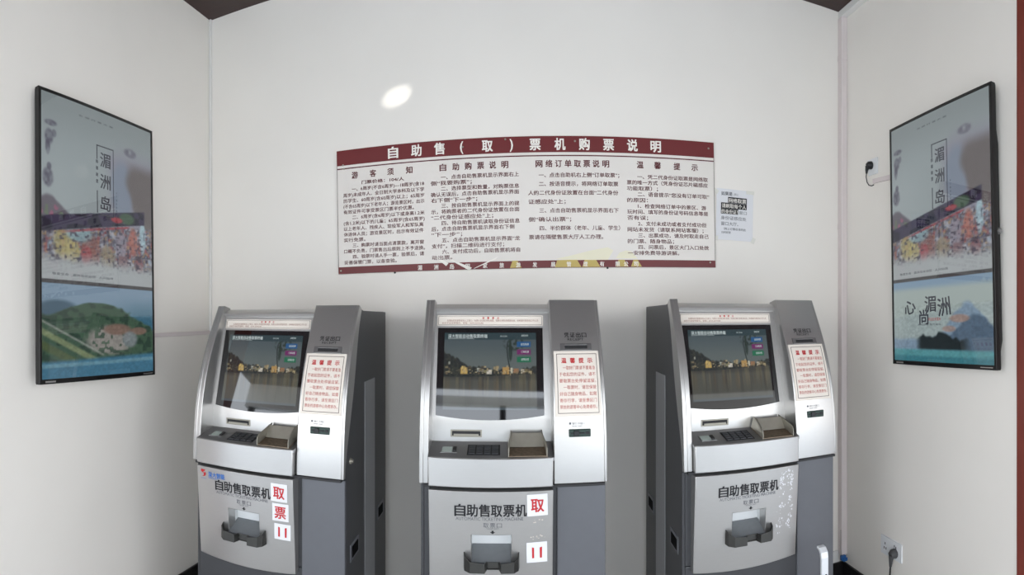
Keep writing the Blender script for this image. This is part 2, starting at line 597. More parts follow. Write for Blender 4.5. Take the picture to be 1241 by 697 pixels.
for (x, z, w, h, r) in ((-.108, .118, .03, .02, .5), (.085, .125, .045, .018, 0), (-.106, -.126, .028, .024, 0), (.106, -.128, .02, .03, .4)):
    bm = boxm(-w / 2, w / 2, -.0054, -.0048, -h / 2, h / 2)
    bmesh.ops.rotate(bm, verts=bm.verts, matrix=Matrix.Rotation(r, 3, 'Y'))
    bmesh.ops.translate(bm, verts=bm.verts, vec=(x, 0, z))
    obj('tape', bm, M['tape'], PAP)


# ------------------------------------------------------------------ pictures shown on the screens (painted per vertex)
def sm(a, b, x):
    t = np.clip((x - a) / (b - a), 0, 1)
    return t * t * (3 - 2 * t)


def vnoise(u, v, fx, fy, seed):
    rng = np.random.RandomState(seed)
    g = rng.rand(int(fy) + 3, int(fx) + 3)
    x, y = np.clip(u, 0, 1) * fx, np.clip(v, 0, 1) * fy
    i, j = x.astype(int), y.astype(int)
    a, b = x - i, y - j
    a, b = a * a * (3 - 2 * a), b * b * (3 - 2 * b)
    return (g[j, i] * (1 - a) + g[j, i + 1] * a) * (1 - b) + (g[j + 1, i] * (1 - a) + g[j + 1, i + 1] * a) * b


def mix(img, col, m):
    m = np.clip(m, 0, 1)[:, None]
    return img * (1 - m) + np.array(col, float)[None] * m


def blob(u, v, cu, cv, ru, rv):
    return 1 - sm(.7, 1.15, np.hypot((u - cu) / ru, (v - cv) / rv))


def poster(u, v, second):
    img = np.zeros((len(u), 3)) + (140, 156, 160)
    img = mix(img, (126, 140, 143), sm(.8, 1.0, v))
    img = mix(img, (148, 164, 168), sm(.5, .1, u) * sm(.85, .7, v) * .8)
    # violet mist and the rock on the right
    n = vnoise(u, v, 7, 12, 3)
    img = mix(img, (128, 124, 150), sm(.55, .72, u + .25 * (n - .5)) * sm(.92, .80, v) * .8)
    img = mix(img, (108, 132, 158), blob(u, v, .70, .72, .12, .12) * .7)
    img = mix(img, (104, 96, 96), sm(.0, .06, u - .80 + .35 * (v - .62) + .12 * (n - .5)) * sm(.86, .80, v))
    img = mix(img, (92, 88, 112), blob(u, v, .78, .88, .07, .02) * vnoise(u, v, 40, 60, 5))
    # dancers with umbrella at the left edge
    for cu, cv, ru, rv in ((.075, .895, .05, .012), (.06, .845, .035, .03), (.10, .86, .02, .015), (.05, .81, .02, .03), (.06, .74, .02, .015), (.05, .70, .045, .035)):
        img = mix(img, (70, 66, 92), blob(u, v, cu, cv, ru, rv) * (.35 + .6 * vnoise(u, v, 55, 90, 8)))
    # hill with flags
    hill = .64 - .10 * sm(.05, .38, u) + .02 * (vnoise(u, v * 0, 24, 2, 9) - .5)
    c = vnoise(u, v, 26, 40, 11)
    img = mix(img, (96, 90, 104), sm(.008, -.008, v - hill) * sm(.48, .36, u))
    img = mix(img, (172, 70, 110), (c > .72) * sm(.008, -.008, v - hill + .02) * sm(.40, .30, u) * .8)
    img = mix(img, (96, 128, 80), (c < .22) * sm(.008, -.008, v - hill + .02) * sm(.40, .30, u) * .7)
    # crowd
    top = .535 + .06 * u
    crowd = sm(.0, .015, top - v) * sm(.385, .43, v + .03 * (n - .5))
    a, b, d = vnoise(u, v, 34, 90, 12), vnoise(u, v, 30, 70, 13), vnoise(u, v, 60, 130, 14)
    img = mix(img, (112, 108, 124), crowd)
    img = mix(img, (72, 72, 96), crowd * sm(.50, .72, a) * .75)
    img = mix(img, (178, 182, 196), crowd * sm(.60, .85, b) * .7)
    img = mix(img, (170, 62, 66), crowd * sm(.36, .16, b) * .7)
    img = mix(img, (190, 140, 66), crowd * sm(.62, .85, d) * .55)
    img = mix(img, (120, 165, 190), crowd * sm(.30, .10, d) * .5)
    for cu, cv, ru, rv, col in ((.16, .475, .075, .06, (176, 160, 84)), (.24, .455, .07, .05, (186, 170, 88)), (.40, .465, .09, .06, (150, 84, 74)),
                                (.36, .44, .05, .04, (178, 58, 66)), (.55, .445, .075, .05, (150, 132, 100)), (.30, .52, .12, .035, (120, 166, 176)),
                                (.68, .50, .06, .06, (140, 130, 150)), (.80, .52, .05, .06, (190, 96, 80)), (.90, .545, .035, .07, (150, 196, 212)),
                                (.86, .43, .05, .035, (140, 66, 76)), (.70, .43, .06, .035, (128, 84, 92))):
        img = mix(img, col, blob(u, v, cu, cv, ru, rv) * (.62 + .38 * d))
    # dark banner crossing above the crowd
    bc = .535 + .10 * u
    ban = sm(.030, .024, np.abs(v - bc)) * sm(.93, .91, u)
    img = mix(img, (34, 36, 58), ban)
    img = mix(img, (70, 58, 100), ban * (vnoise(u, v, 18, 30, 21) > .62) * .6)
    img = mix(img, (62, 96, 70), ban * blob(u, v, .74, .61, .08, .025))
    img = mix(img, (176, 44, 58), ban * blob(u, v, .64, .597, .06, .012) + sm(.006, .003, np.abs(v - bc + .034)) * sm(.10, .3, u) * sm(.78, .74, u) * .8)
    # mist under the crowd
    img = mix(img, (160, 170, 173), sm(.455, .395, v + .02 * (n - .5)) * .95)
    img = mix(img, (72, 72, 74), sm(.004, .002, np.abs(v - .3365) - .006))
    g = img.mean(1, keepdims=True)
    img = (img * .62 + g * .38) * (1 - .16 * (vnoise(u, v, 70, 130, 61) - .3) * crowd)[:, None]
    img = mix(img, (60, 58, 72), crowd * sm(.60, .85, vnoise(u, v, 48, 110, 62)) * .75)
    low = v < .330
    t = np.clip(v / .330, 0, 1)
    if not second:
        L = np.zeros((len(u), 3)) + (118, 146, 170)
        L = mix(L, (84, 124, 146), sm(.45, .9, u) * sm(.95, .7, t))
        L = mix(L, (46, 98, 124), sm(.72, .62, t))
        L = mix(L, (62, 92, 112), blob(u, t, .12, .72, .18, .12))
        q = vnoise(u, t, 22, 22, 31)
        land = sm(.03, -.02, t - (.66 - .28 * u + .10 * np.sin(u * 4.2) + .05 * (q - .5) + .25 * blob(u, t, .6, .5, .5, .4)))
        L = mix(L, (58, 88, 66), land)
        L = mix(L, (36, 62, 48), land * (q > .6) * .8)
        L = mix(L, (138, 134, 128), land * blob(u, t, .58, .40, .24, .18) * (.3 + .7 * (vnoise(u, t, 36, 30, 33) > .45)))
        L = mix(L, (126, 98, 84), land * (blob(u, t, .64, .52, .14, .07) + blob(u, t, .85, .50, .09, .05)) * .9)
        L = mix(L, (120, 130, 136), blob(u, t, .76, .40, .08, .10) * .8)
        sl = t - (.60 - .75 * u)
        L = mix(L, (116, 132, 92), sm(.05, .02, np.abs(sl + .10)) * sm(.6, .5, u))
        L = mix(L, (150, 154, 146), sm(.02, .006, np.abs(sl - .01)) * sm(.55, .45, u) * .7)
        L = mix(L, (74, 92, 52), sm(.06, .03, np.abs(sl + .24)) * sm(.55, .4, u))
        L = mix(L, (54, 112, 142), sm(.20, .15, t - .05 * u))
        L = mix(L, (112, 158, 172), sm(.03, .01, np.abs(t - .13 - .03 * u)) * .6)
    else:
        L = np.zeros((len(u), 3)) + (158, 174, 170)
        L = mix(L, (120, 150, 176), sm(.86, .96, t))
        L = mix(L, (140, 158, 164), sm(.0, .05, .62 - .05 - t + .15 * u) * .4)
        q = vnoise(u, t, 14, 14, 41)
        mt = .28 + .42 * np.exp(-((u - .78) / .20) ** 2) + .06 * (q - .5)
        L = mix(L, (112, 140, 168), sm(.03, -.03, t - mt) * .85)
        m2 = .20 + .36 * np.exp(-((u - .84) / .22) ** 2) + .05 * (q - .5)
        L = mix(L, (76, 100, 124), sm(.03, -.03, t - m2) * sm(.3, .5, u))
        L = mix(L, (164, 128, 112), blob(u, t, .70, .52, .10, .05) * .8 + blob(u, t, .6, .40, .07, .04) * .7)
        tr = .34 - .25 * np.abs(u - .48)
        L = mix(L, (30, 42, 44), sm(.02, -.02, t - tr - .07 * (vnoise(u, t * 0, 30, 2, 44) - .5)) * sm(.24, .32, u) * sm(.82, .7, u) * sm(.13, .17, t))
        L = mix(L, (72, 148, 156), sm(.17, .13, t))
        L = mix(L, (46, 120, 134), sm(.09, .05, t))
    L = L * (1 - .16 * (vnoise(u, t, 60, 56, 63) - .5) * (t < .7))[:, None]
    g = L.mean(1, keepdims=True)
    L = L * .8 + g * .2
    img[low] = L[low]
    return img


def lake(u, v):
    img = np.zeros((len(u), 3)) + (72, 86, 90)
    img = mix(img, (94, 104, 102), sm(.95, .55, v))
    hill = .50 + .24 * sm(.38, -.02, u) + .05 * np.exp(-((u - .40) / .10) ** 2) + .045 * np.exp(-((u - .68) / .05) ** 2) + .05 * sm(.75, 1, u)
    n = vnoise(u, v, 46, 34, 51)
    hill = hill + .035 * (vnoise(u, v * 0, 50, 2, 52) - .5)
    img = mix(img, (28, 36, 32), sm(.012, -.012, v - hill))
    img = mix(img, (52, 56, 44), sm(.012, -.012, v - hill) * (n > .66) * .8)
    wat = sm(.425, .41, v - .10 * (u - .3) * (u > .3) * .6)
    img = mix(img, (80, 82, 74), wat)
    img = mix(img, (48, 50, 44), wat * sm(.36, .41, v) * .6)
    col = vnoise(u, v * 0, 40, 2, 53)
    img = mix(img, (128, 118, 84), wat * (col > .62) * sm(.12, .40, v) * .35)
    img = mix(img, (44, 46, 42), wat * (col < .30) * .22)
    for cu, cv, w, h, c in ((.22, .50, .040, .045, (196, 164, 92)), (.215, .54, .022, .02, (206, 178, 110)), (.38, .51, .022, .025, (190, 190, 176)), (.42, .50, .015, .02, (176, 164, 140)),
                            (.49, .485, .030, .030, (206, 200, 186)), (.45, .49, .015, .02, (180, 170, 120)), (.67, .50, .038, .05, (178, 142, 84)),
                            (.73, .50, .012, .04, (196, 190, 170)), (.78, .50, .03, .03, (150, 112, 80)), (.85, .49, .02, .03, (190, 180, 160)),
                            (.90, .50, .03, .02, (120, 110, 80)), (.06, .60, .01, .02, (150, 150, 140))):
        img = mix(img, c, sm(1.1, .8, np.maximum(np.abs(u - cu) / w, np.abs(v - cv) / h)) * (.65 + .35 * (n > .4)))
    spk = vnoise(u, v, 84, 62, 57)
    img = mix(img, (196, 180, 140), (spk > .86) * sm(.04, .02, np.abs(v - .49)) * .8)
    img = mix(img, (120, 112, 84), (spk < .12) * sm(.05, .03, np.abs(v - .49)) * .7)
    rg = np.random.RandomState(77)
    for _ in range(36):
        cu, cv = rg.rand(), .455 + .10 * rg.rand() ** 1.5
        w, h, k = .006 + .012 * rg.rand(), .008 + .014 * rg.rand(), rg.rand()
        c = np.array((182, 164, 124)) * k + np.array((74, 64, 46)) * (1 - k)
        m = sm(1.1, .8, np.maximum(np.abs(u - cu) / w, np.abs(v - cv) / h))
        img = mix(img, c, m * .85)
        img = mix(img, c * .7, sm(1.2, .3, np.abs(u - cu) / w) * sm(.20, .0, np.abs(v - .30)) * wat * .35)
    trunk = sm(.008, .004, np.abs(u - .715 - .03 * np.sin(v * 6))) * sm(.50, .56, v) * sm(.90, .85, v)
    img = mix(img, (22, 34, 28), trunk)
    img = mix(img, (26, 44, 34), (blob(u, v, .76, .86, .12, .10) * (n > .45) + blob(u, v, .72, .74, .022, .12)) * .8)
    hd = sm(.905, .915, v)
    img = mix(img, (34, 58, 62), hd * .9)
    for cv, c in ((.845, (18, 84, 138)), (.745, (112, 30, 96)), (.645, (16, 108, 72))):
        img = mix(img, c, sm(1.05, .95, np.maximum(np.abs(u - .865) / .075, np.abs(v - cv) / .035)) * .95)
    img = mix(img, (70, 84, 92), sm(.035, .03, v) * .8)
    return img


def picture(name, pos, nu, nv, paint, parent, mat):
    """Grid of colour points over [0,1]^2 laid on pos(a, b)."""
    a, b = np.meshgrid(np.linspace(0, 1, nu), np.linspace(0, 1, nv))
    a, b = a.ravel(), b.ravel()
    col = np.clip(paint(a, b) / 255.0, 0, 1)
    col = np.where(col <= .04045, col / 12.92, ((col + .055) / 1.055) ** 2.4)
    vs = [pos(x, y) for x, y in zip(a, b)]
    fs = [(j * nu + i, j * nu + i + 1, (j + 1) * nu + i + 1, (j + 1) * nu + i) for j in range(nv - 1) for i in range(nu - 1)]
    me = bpy.data.meshes.new(name)
    me.from_pydata(vs, [], fs)
    at = me.color_attributes.new('picture', 'FLOAT_COLOR', 'POINT')
    at.data.foreach_set('color', np.concatenate([col, np.ones((len(col), 1))], 1).astype(np.float32).ravel())
    me.materials.append(mat)
    o = bpy.data.objects.new(name, me)
    C.objects.link(o)
    o.parent = parent
    return o


# ------------------------------------------------------------------ wall displays
def display(loc, ypr, W, Hh, label, second):
    t = empty('wall_display', loc, label, 'television', 'wall displays')
    t.rotation_mode = 'YXZ'
    y, p, r = (math.radians(a) for a in ypr)
    t.rotation_euler = (p, r, y)
    w, h, b = W / 2, Hh / 2, .0135
    bm = bmesh.new()      # frame: four mitred rails
    o_ = [(-w, -h), (w, -h), (w, h), (-w, h)]
    bb = .020
    i_ = [(-w + b, -h + bb), (w - b, -h + bb), (w - b, h - b), (-w + b, h - b)]
    for k in range(4):
        q = [o_[k], o_[(k + 1) % 4], i_[(k + 1) % 4], i_[k]]
        prism_y(bm, q, 0, .026)
    bmesh.ops.remove_doubles(bm, verts=bm.verts, dist=1e-5)
    obj('bezel', bm, M['bezel'], t, bevel=.002)
    bm = bmesh.new()
    box(bm, -w + .003, w - .003, .024, .032, -h + .003, h - .003)
    obj('back_panel', bm, M['casing'], t, bevel=.002)
    bm = bmesh.new()      # deeper electronics housing below, sloped top and bottom
    prism_x(bm, [(-.030, h - .10), (-.052, h - .24), (-.054, -h + .12), (-.030, -h + .02)], -w + .02, w - .012)
    obj('rear_housing', bm, M['casing'], t, bevel=.004)
    obj('wall_bracket', boxm(-.2, .2, .050, .066, -.2, .2), M['casing'], t)
    pic = picture('screen', lambda a, c: (-w + b + a * (W - 2 * b), .0025, -h + bb + c * (Hh - b - bb)), 150, 280,
                  lambda u, v: poster(u, v, second), t, M['screen'])
    X = lambda a: -w + b + a * (W - 2 * b)
    Z = lambda c: -h + bb + c * (Hh - b - bb)
    P = lambda u, z: (u, -.0025, z)
    em = .115 * W
    ps = [line(ch, X(.535), Z(zc), em * .86, em * .80, 'c', .012) for ch, zc in zip('湄洲岛', (.795, .712, .628))]
    lettering('title_character', ps, P, M['glow_dark'], pic, each=True)
    bm = bmesh.new()
    for a0, a1, c0, c1 in ((.455, .462, .61, .695), (.455, .462, .815, .868), (.455, .612, .866, .870), (.607, .612, .605, .868), (.455, .612, .603, .607)):
        box(bm, X(a0), X(a1), .0010, .0016, Z(c0), Z(c1))
    obj('title_frame', bm, M['glow_dark'], pic)
    small = [line(ch, X(.458), Z(c), .018, .014, 'c', .02) for ch, c in zip('妈祖故里', (.80, .775, .75, .725))]
    small += [line(ch, X(.638), Z(.70 - .014 * k), .009, .008, 'c') for k, ch in enumerate('天下湄洲岛海上明珠')]
    small += [line('敬爱生命 · 湄洲岛欢迎您 · 人间仙境', X(.08), Z(.362), .012, .50 * W, 'l')]
    small += [line('立 德 行 善 大 爱', X(.30), Z(.955), .008, .30 * W, 'l')]
    lettering('small_lettering', small, P, M['glow_dark'], pic)
    if second:
        cal = [line('心', X(.20), Z(.200), .075, .085, 'c', .016, .25), line('尚', X(.345), Z(.156), .072, .066, 'c', .020),
               line('湄', X(.415), Z(.207), .078, .080, 'c', .016), line('洲', X(.56), Z(.190), .088, .084, 'c', .014, .12)]
        lettering('brush_character', cal, P, M['glow_dark'], pic, each=True)
        lettering('red_lettering', [line('欢迎您来湄洲', X(.39), Z(.166), .016, .085)], P, M['glow_red'], pic, label='small red characters')
        lettering('caption', [line('妈祖故里 魅力海岛', X(.28), Z(.147), .010, .16)], P, M['glow_dark'], pic)
    for q in ((-w + .03, -w + .085, -.0004, .001, -h + .006, -h + .013), (w - .09, w - .02, -.0004, .001, -h + .008, -h + .012)):
        obj('badge', boxm(*q), M['silver'], t, label='small pale mark on the lower rail')
    if second:
        bm = bmesh.new()
        bmesh.ops.create_cone(bm, cap_ends=True, segments=12, radius1=.014, radius2=.011, depth=.008,
                              matrix=Matrix.Translation((w + .001, .034, -.02)) @ Matrix.Rotation(math.pi / 2, 4, 'Y'))
        obj('power_button', bm, M['silver_dark'], t, label='round silver button on the side')
    return t


display((-1.758, 1.690, 1.882), (91.31, -1.88, 1.24), .73, 1.23,
        'tall black-framed screen on left wall, lower half showing green island coast', False)
display((1.628, 1.771, 1.908), (-91.45, -.07, -1.63), .691, 1.165,
        'tall black-framed screen on right wall, lower half showing brush characters and mountain', True)

# ------------------------------------------------------------------ ticket machines
zF = np.array([1.617, 1.56, 1.50, 1.42, 1.34, 1.27, 1.21, 1.13, 1.05, .966])
vF = np.array([-.232, -.196, -.162, -.116, -.083, -.061, -.046, -.034, -.027, -.024])
cF = np.polyfit(zF - 1.3, vF, 5)
zB = np.array([1.60, 1.49, 1.40, 1.30, 1.20, 1.10, .966])
vB = np.array([-.268, -.216, -.190, -.160, -.122, -.082, -.043])
cB = np.polyfit(zB - 1.3, vB, 4)
Fv = lambda z: float(np.polyval(cF, z - 1.3))
Bv = lambda z: float(np.polyval(cB, z - 1.3))
Pv = lambda z: -.242 + (1.565 - z) * .28
ZF = list(np.linspace(.966, 1.617, 28))
ZB = list(np.linspace(.966, 1.600, 20))
U0, U1 = -.264, .170
bow = lambda u: .012 * (1 - ((u + .047) / .217) ** 2)
Dv = lambda u, z: bow(u) * .9 - .030 * (.955 - z) / .372
door_pos = lambda u, z: (u, Dv(u, z), z)
tower_pos = lambda u, z: (u, Fv(z), z)
panel_pos = lambda u, z: (u, Pv(z), z)


def kiosk():
    t = empty('ticket_machine', (0, 0, 0), 'x', 'ticket machine', 'silver ticket machines')
    # ---- grey cabinet
    bm = bmesh.new()
    prism_x(bm, [(-.69, .10), (-.10, .10), (-.10, .962), (-.275, .962), (-.275, 1.592), (-.69, 1.592)], -.286, .352)
    box(bm, -.286, .352, .056, .099, .10, .600)
    box(bm, -.286, -.255, .056, .099, .601, .955)
    box(bm, .160, .352, .056, .099, .601, .955)
    box(bm, -.254, .159, .063, .099, .850, .955)
    obj('cabinet', bm, M['body'], t, bevel=.004)
    for x0, x1, nm in ((-.297, -.286, 'left'), (.352, .361, 'right')):
        bm = bmesh.new()
        prism_x(bm, [(-.688, .10), (-.058, .10), (-.058, .958)] + [(Bv(z) - .0005, z) for z in ZB] + [(-.30, 1.594), (-.688, 1.590)], x0, x1)
        sp = obj('side_panel', bm, M['body'], t, bevel=.002)
        xo = x0 - .002 if nm == 'left' else x1 + .002
        a, b = sorted((xo, (x0 + x1) / 2))
        obj('side_stripe', boxm(a, b, .312, .476, .10, 1.295), M['stripe'], sp, bevel=.001, label='lighter grey upright stripe')
        for yc, z in ((.165, .66), (.575, .668)):
            bm = bmesh.new()
            xs = xo
            s = -1 if nm == 'left' else 1
            a, b = sorted((xs - s * .004, xs + s * .001))
            box(bm, a, b, yc - .058, yc + .058, z - .034, z + .034)
            latch = obj('side_latch', bm, M['body_lower'], sp, bevel=.002)
            a, b = sorted((xs - s * .002, xs + s * .003))
            bm = boxm(a, b, yc - .040, yc + .040, z - .024, z + .020)
            latch.data.materials.append(M['hole'])
            bmx = bmesh.new()
            bmx.from_mesh(latch.data)
            box(bmx, a, b, yc - .040, yc + .040, z - .024, z + .020, 1)
            bmx.to_mesh(latch.data)
            bmx.free()
            bm.free()
        if nm == 'right':
            bm = bmesh.new()
            for r, x_ in ((.013, .363), (.008, .369)):
                bmesh.ops.create_cone(bm, cap_ends=True, segments=14, radius1=r, radius2=r * .85, depth=.008,
                                      matrix=Matrix.Translation((x_, .112, 1.015)) @ Matrix.Rotation(math.pi / 2, 4, 'Y'))
            obj('key_lock', bm, M['steel'], sp, smooth=40, label='round silver key lock')
    obj('lower_panel', boxm(.186, .360, .046, .058, .10, .957), M['body_lower'], t, bevel=.003)
    # ---- silver cheek on the left
    bm = bmesh.new()
    prism_x(bm, [(Fv(z), z) for z in ZF] + [(Bv(z), z) for z in reversed(ZB)], -.300, -.284)
    prism_x(bm, [(Fv(z) - .001, z) for z in ZF] + [(-.285, 1.606), (-.285, .966)], -.286, -.266)
    obj('side_cheek', bm, M['silver'], t, smooth=35, bevel=.0025)
    # ---- silver tower on the right
    bm = bmesh.new()
    prism_x(bm, [(Fv(z), z) for z in ZF] + [(-.285, 1.606), (-.285, .966)], .173, .354)
    prism_x(bm, [(Fv(z) - .0005, z) for z in ZF] + [(Bv(z), z) for z in reversed(ZB)], .353, .363)
    tower = obj('receipt_tower', bm, M['silver'], t, smooth=35, bevel=.0025)
    # receipt slot
    bm = bmesh.new()
    sheet(bm, tower_pos, [.206, .222, .306, .322], [1.428, 1.434, 1.446, 1.452], lambda v: v - .012, lambda u, z: 1.434 < z < 1.446 and .222 < u < .306)
    for v in bm.verts:
        v.co.y -= .004
    rs = obj('receipt_slot', bm, M['silver_dark'], t, bevel=.001)
    bm = bmesh.new()
    sheet(bm, tower_pos, [.222, .306], [1.434, 1.446], .002)
    for v in bm.verts:
        v.co.y -= .0012
    obj('slot_mouth', bm, M['gap'], rs)
    lettering('receipt_lettering', chars('凭证出口', (.232, .254, .276, .298), 1.4755, .0195, .018, .012) + [line('RECEIPT', .265, 1.4625, .0125, .060, 'c')],
              tower_pos, M['ink'], tower, lift=.001)
    # sticker with the red rules
    bm = bmesh.new()
    sheet(bm, lambda u, z: (u, Fv(z) + .0022, z), [.180, .346], list(np.linspace(1.199, 1.425, 12)), .0018)
    st = obj('rules_label', bm, M['card'], t, smooth=30, label='white label with red lettering on the tower')
    bm = bmesh.new()
    lz = list(np.linspace(1.2085, 1.4155, 12))
    lp = lambda u, z: (u, Fv(z) + .0026, z)
    for ua, ub, zz in ((.1895, .1915, lz), (.3355, .3375, lz), (.1895, .3375, [1.2085, 1.2105]), (.1895, .3375, [1.4135, 1.4155])):
        sheet(bm, lp, [ua, ub], zz, .0008)
    obj('label_border', bm, M['frame_ink'], st)
    red = chars('温馨提示', (.216, .248, .280, .312), 1.384, .020, .019, .02)
    lettering('heading_character', red, lp, M['ink_red'], st, lift=.0004, each=True)
    tl = ['一取好门票请不要着急', '于收起您的证件，请不', '要取票台处停留逗留。', '一取票时，请您保管', '好自己随身物品，如需', '寄存行李，请至景区门', '票处的游客中心免费寄存。']
    body_ = []
    for k, s in enumerate(tl):
        ind = .014 if s.startswith('一') else 0
        body_.append(line(s, .197 + ind, 1.3605 - k * .0225, .0145, .133 - ind, 'l', .0))
    lettering('label_lettering', body_, lp, M['ink_soft'], st, lift=.0004)
    # bank card slot
    bm = bmesh.new()
    box(bm, .226, .305, -Fv(1.14) - .003, -Fv(1.14) + .010, 1.1265, 1.1545)
    cs = obj('card_slot', bm, M['slot_green'], t, bevel=.003, label='dark green bank card slot')
    bm = bmesh.new()
    box(bm, .233, .282, -Fv(1.14) - .006, -Fv(1.14), 1.138, 1.143)
    box(bm, .244, .262, -Fv(1.14) - .008, -Fv(1.14), 1.131, 1.150)
    box(bm, .286, .300, -Fv(1.14) - .005, -Fv(1.14), 1.136, 1.146)
    obj('slot_mouth', bm, M['black'], cs, bevel=.001)
    bm = bmesh.new()
    box(bm, .228, .235, -Fv(1.175) - .0012, -Fv(1.175) + .002, 1.1705, 1.1775)
    obj('card_mark', bm, M['ink_grey'], tower)
    lettering('card_lettering', [line('银行卡插口', .239, 1.1705, .0090, .046), line('BANK CARD', .239, 1.1625, .0065, .036)], tower_pos, M['ink_grey'], tower, lift=.001)
    # ---- screen panel, visor
    bm = bmesh.new()
    prism_x(bm, [(Pv(1.57), 1.57), (Pv(1.19), 1.19), (-.131, 1.165), (-.131, 1.085), (-.20, 1.085), (-.28, 1.20), (-.28, 1.57)], -.2665, .1735)
    panel = obj('screen_panel', bm, M['silver'], t, smooth=20)
    bm = bmesh.new()
    prism_x(bm, [(-.285, 1.600), (-.258, 1.599), (-.236, 1.587), (-.230, 1.5825), (-.2285, 1.577), (-.231, 1.572), (-.237, 1.569), (-.242, 1.5665), (-.285, 1.566)], -.268, .1735)
    obj('visor', bm, M['silver'], t, smooth=35)
    bm = bmesh.new()
    sheet(bm, lambda u, z: (u, Pv(z) + .002, z), [-.258, .150], [1.516, 1.556], .002)
    hl = obj('header_label', bm, M['card'], t, label='long white label above the screen')
    bm = bmesh.new()
    hp = lambda u, z: (u, Pv(z) + .0024, z)
    for ua, ub, za, zb in ((-.254, -.2526, 1.5195, 1.5525), (.1446, .146, 1.5195, 1.5525), (-.254, .146, 1.5195, 1.5207), (-.254, .146, 1.5513, 1.5525)):
        sheet(bm, hp, [ua, ub], [za, zb], .0006)
    obj('label_border', bm, M['frame_ink'], hl)
    lettering('label_heading', chars('温馨提示', (-.080, -.061, -.042, -.023), 1.5425, .0085, .008, .02), hp, M['ink_red'], hl, lift=.0004)
    lettering('label_lettering', [line('如需购买优惠票请到人工窗口，免票人员请走绿色通道，取票后请检查票面信息，如有疑问请咨询工作人员', -.220, 1.5325, .0085, .352),
                                  line('本机不设找零服务，客服：0594-5094688', -.240, 1.5232, .0080, .160)], hp, M['ink_brown'], hl, lift=.0004)
    # glass with curved lower edge
    bm = bmesh.new()
    nu = 17
    us = np.linspace(-.254, .148, nu)
    e = lambda u: .016 * (1 - ((u + .053) / .201) ** 2)
    top = [(u, 1.508) for u in us]
    bot = [(u, 1.187 - e(u)) for u in us]
    def add(l, lift):
        return [bm.verts.new((u, -(Pv(z) + lift), z)) for u, z in l]
    ft, fb, bt, bb = add(top, .004), add(bot, .004), add(top, -.002), add(bot, -.002)
    for i in range(nu - 1):
        bm.faces.new((fb[i], fb[i + 1], ft[i + 1], ft[i]))
        bm.faces.new((ft[i], ft[i + 1], bt[i + 1], bt[i]))
        bm.faces.new((fb[i + 1], fb[i], bb[i], bb[i + 1]))
    bm.faces.new((fb[0], ft[0], bt[0], bb[0]))
    bm.faces.new((ft[-1], fb[-1], bb[-1], bt[-1]))
    glass = obj('touch_screen', bm, M['glass'], t, label='black glass touch screen')
    ga, gb, gz0, gz1 = -.228, .122, 1.207, 1.489
    gpos = lambda a, b: (ga + a * (gb - ga), -(Pv(gz0 + b * (gz1 - gz0)) + .0046), gz0 + b * (gz1 - gz0))
    picture('screen_picture', gpos, 170, 125, lake, glass, M['kiosk_screen'])
    sp_ = lambda u, z: (u, Pv(z) + .0052, z)
    X = lambda a: ga + a * (gb - ga)
    Z = lambda b: gz0 + b * (gz1 - gz0)
    lettering('screen_lettering', [line('深大智能自动售取票终端', X(.04), Z(.935), .0155, .150, 'l', .01), line('10:12:36', X(.61), Z(.945), .008, .026), line('游客您好', X(.84), Z(.952), .008, .026),
                                   line('自助购票', X(.835), Z(.833), .010, .030), line('订单取票', X(.835), Z(.733), .010, .030), line('退票改签', X(.835), Z(.633), .010, .030),
                                   line('SELF-SERVICE TICKET TERMINAL', X(.04), Z(.915), .005, .10)], sp_, M['glow_white'], glass, lift=0)
    # slot under the screen
    bm = bmesh.new()
    sheet(bm, lambda u, z: (u, -.129, z), [-.198, -.192, -.088, -.082], [1.1085, 1.114, 1.130, 1.1355], .004, lambda u, z: 1.114 < z < 1.130 and -.192 < u < -.088)
    sl = obj('invoice_slot', bm, M['steel'], t, bevel=.001)
    bm = bmesh.new()
    box(bm, -.192, -.088, .1285, .1305, 1.114, 1.130)
    obj('slot_mouth', bm, M['gap'], sl)
    obj('slot_lip', boxm(-.186, -.094, .1262, .1285, 1.1145, 1.1205), M['steel'], sl)
    # ---- tray with its devices
    ty = lambda v: 1.0665 + (-v) / .13 * .0255          # tray height at depth v
    us = list(np.linspace(-.266, .172, 13))
    bm = bmesh.new()
    a = [bm.verts.new((u, -(bow(u) - .002), ty(0) - .0005)) for u in us]
    b = [bm.verts.new((u, .134, ty(-.134))) for u in us]
    a2 = [bm.verts.new((u, -(bow(u) - .002), ty(0) - .012)) for u in us]
    b2 = [bm.verts.new((u, .134, ty(-.134) - .012)) for u in us]
    for i in range(12):
        bm.faces.new((a[i], a[i + 1], b[i + 1], b[i]))
        bm.faces.new((a2[i], b2[i], b2[i + 1], a2[i + 1]))
        bm.faces.new((a[i], a2[i], a2[i + 1], a[i + 1]))
        bm.faces.new((b[i], b[i + 1], b2[i + 1], b2[i]))
    bm.faces.new((a[0], b[0], b2[0], a2[0]))
    bm.faces.new((a[-1], a2[-1], b2[-1], b[-1]))
    tray = obj('tray', bm, M['silver_dark'], t)
    def on_tray(bm, u0, u1, v0, v1, h0, h1, mi=0):
        q = [(u0, v0), (u1, v0), (u1, v1), (u0, v1)]
        A = [bm.verts.new((u, -v, ty(v) + h0)) for u, v in q]
        B = [bm.verts.new((u, -v, ty(v) + h1)) for u, v in q]
        for f in ([A[3], A[2], A[1], A[0]], B, [A[0], A[1], B[1], B[0]], [A[1], A[2], B[2], B[1]], [A[2], A[3], B[3], B[2]], [A[3], A[0], B[0], B[3]]):
            bm.faces.new(f).material_index = mi
    bm = bmesh.new()
    on_tray(bm, -.226, -.166, -.086, -.036, -.002, .0015, 0)
    on_tray(bm, -.221, -.185, -.080, -.042, .0005, .0022, 1)
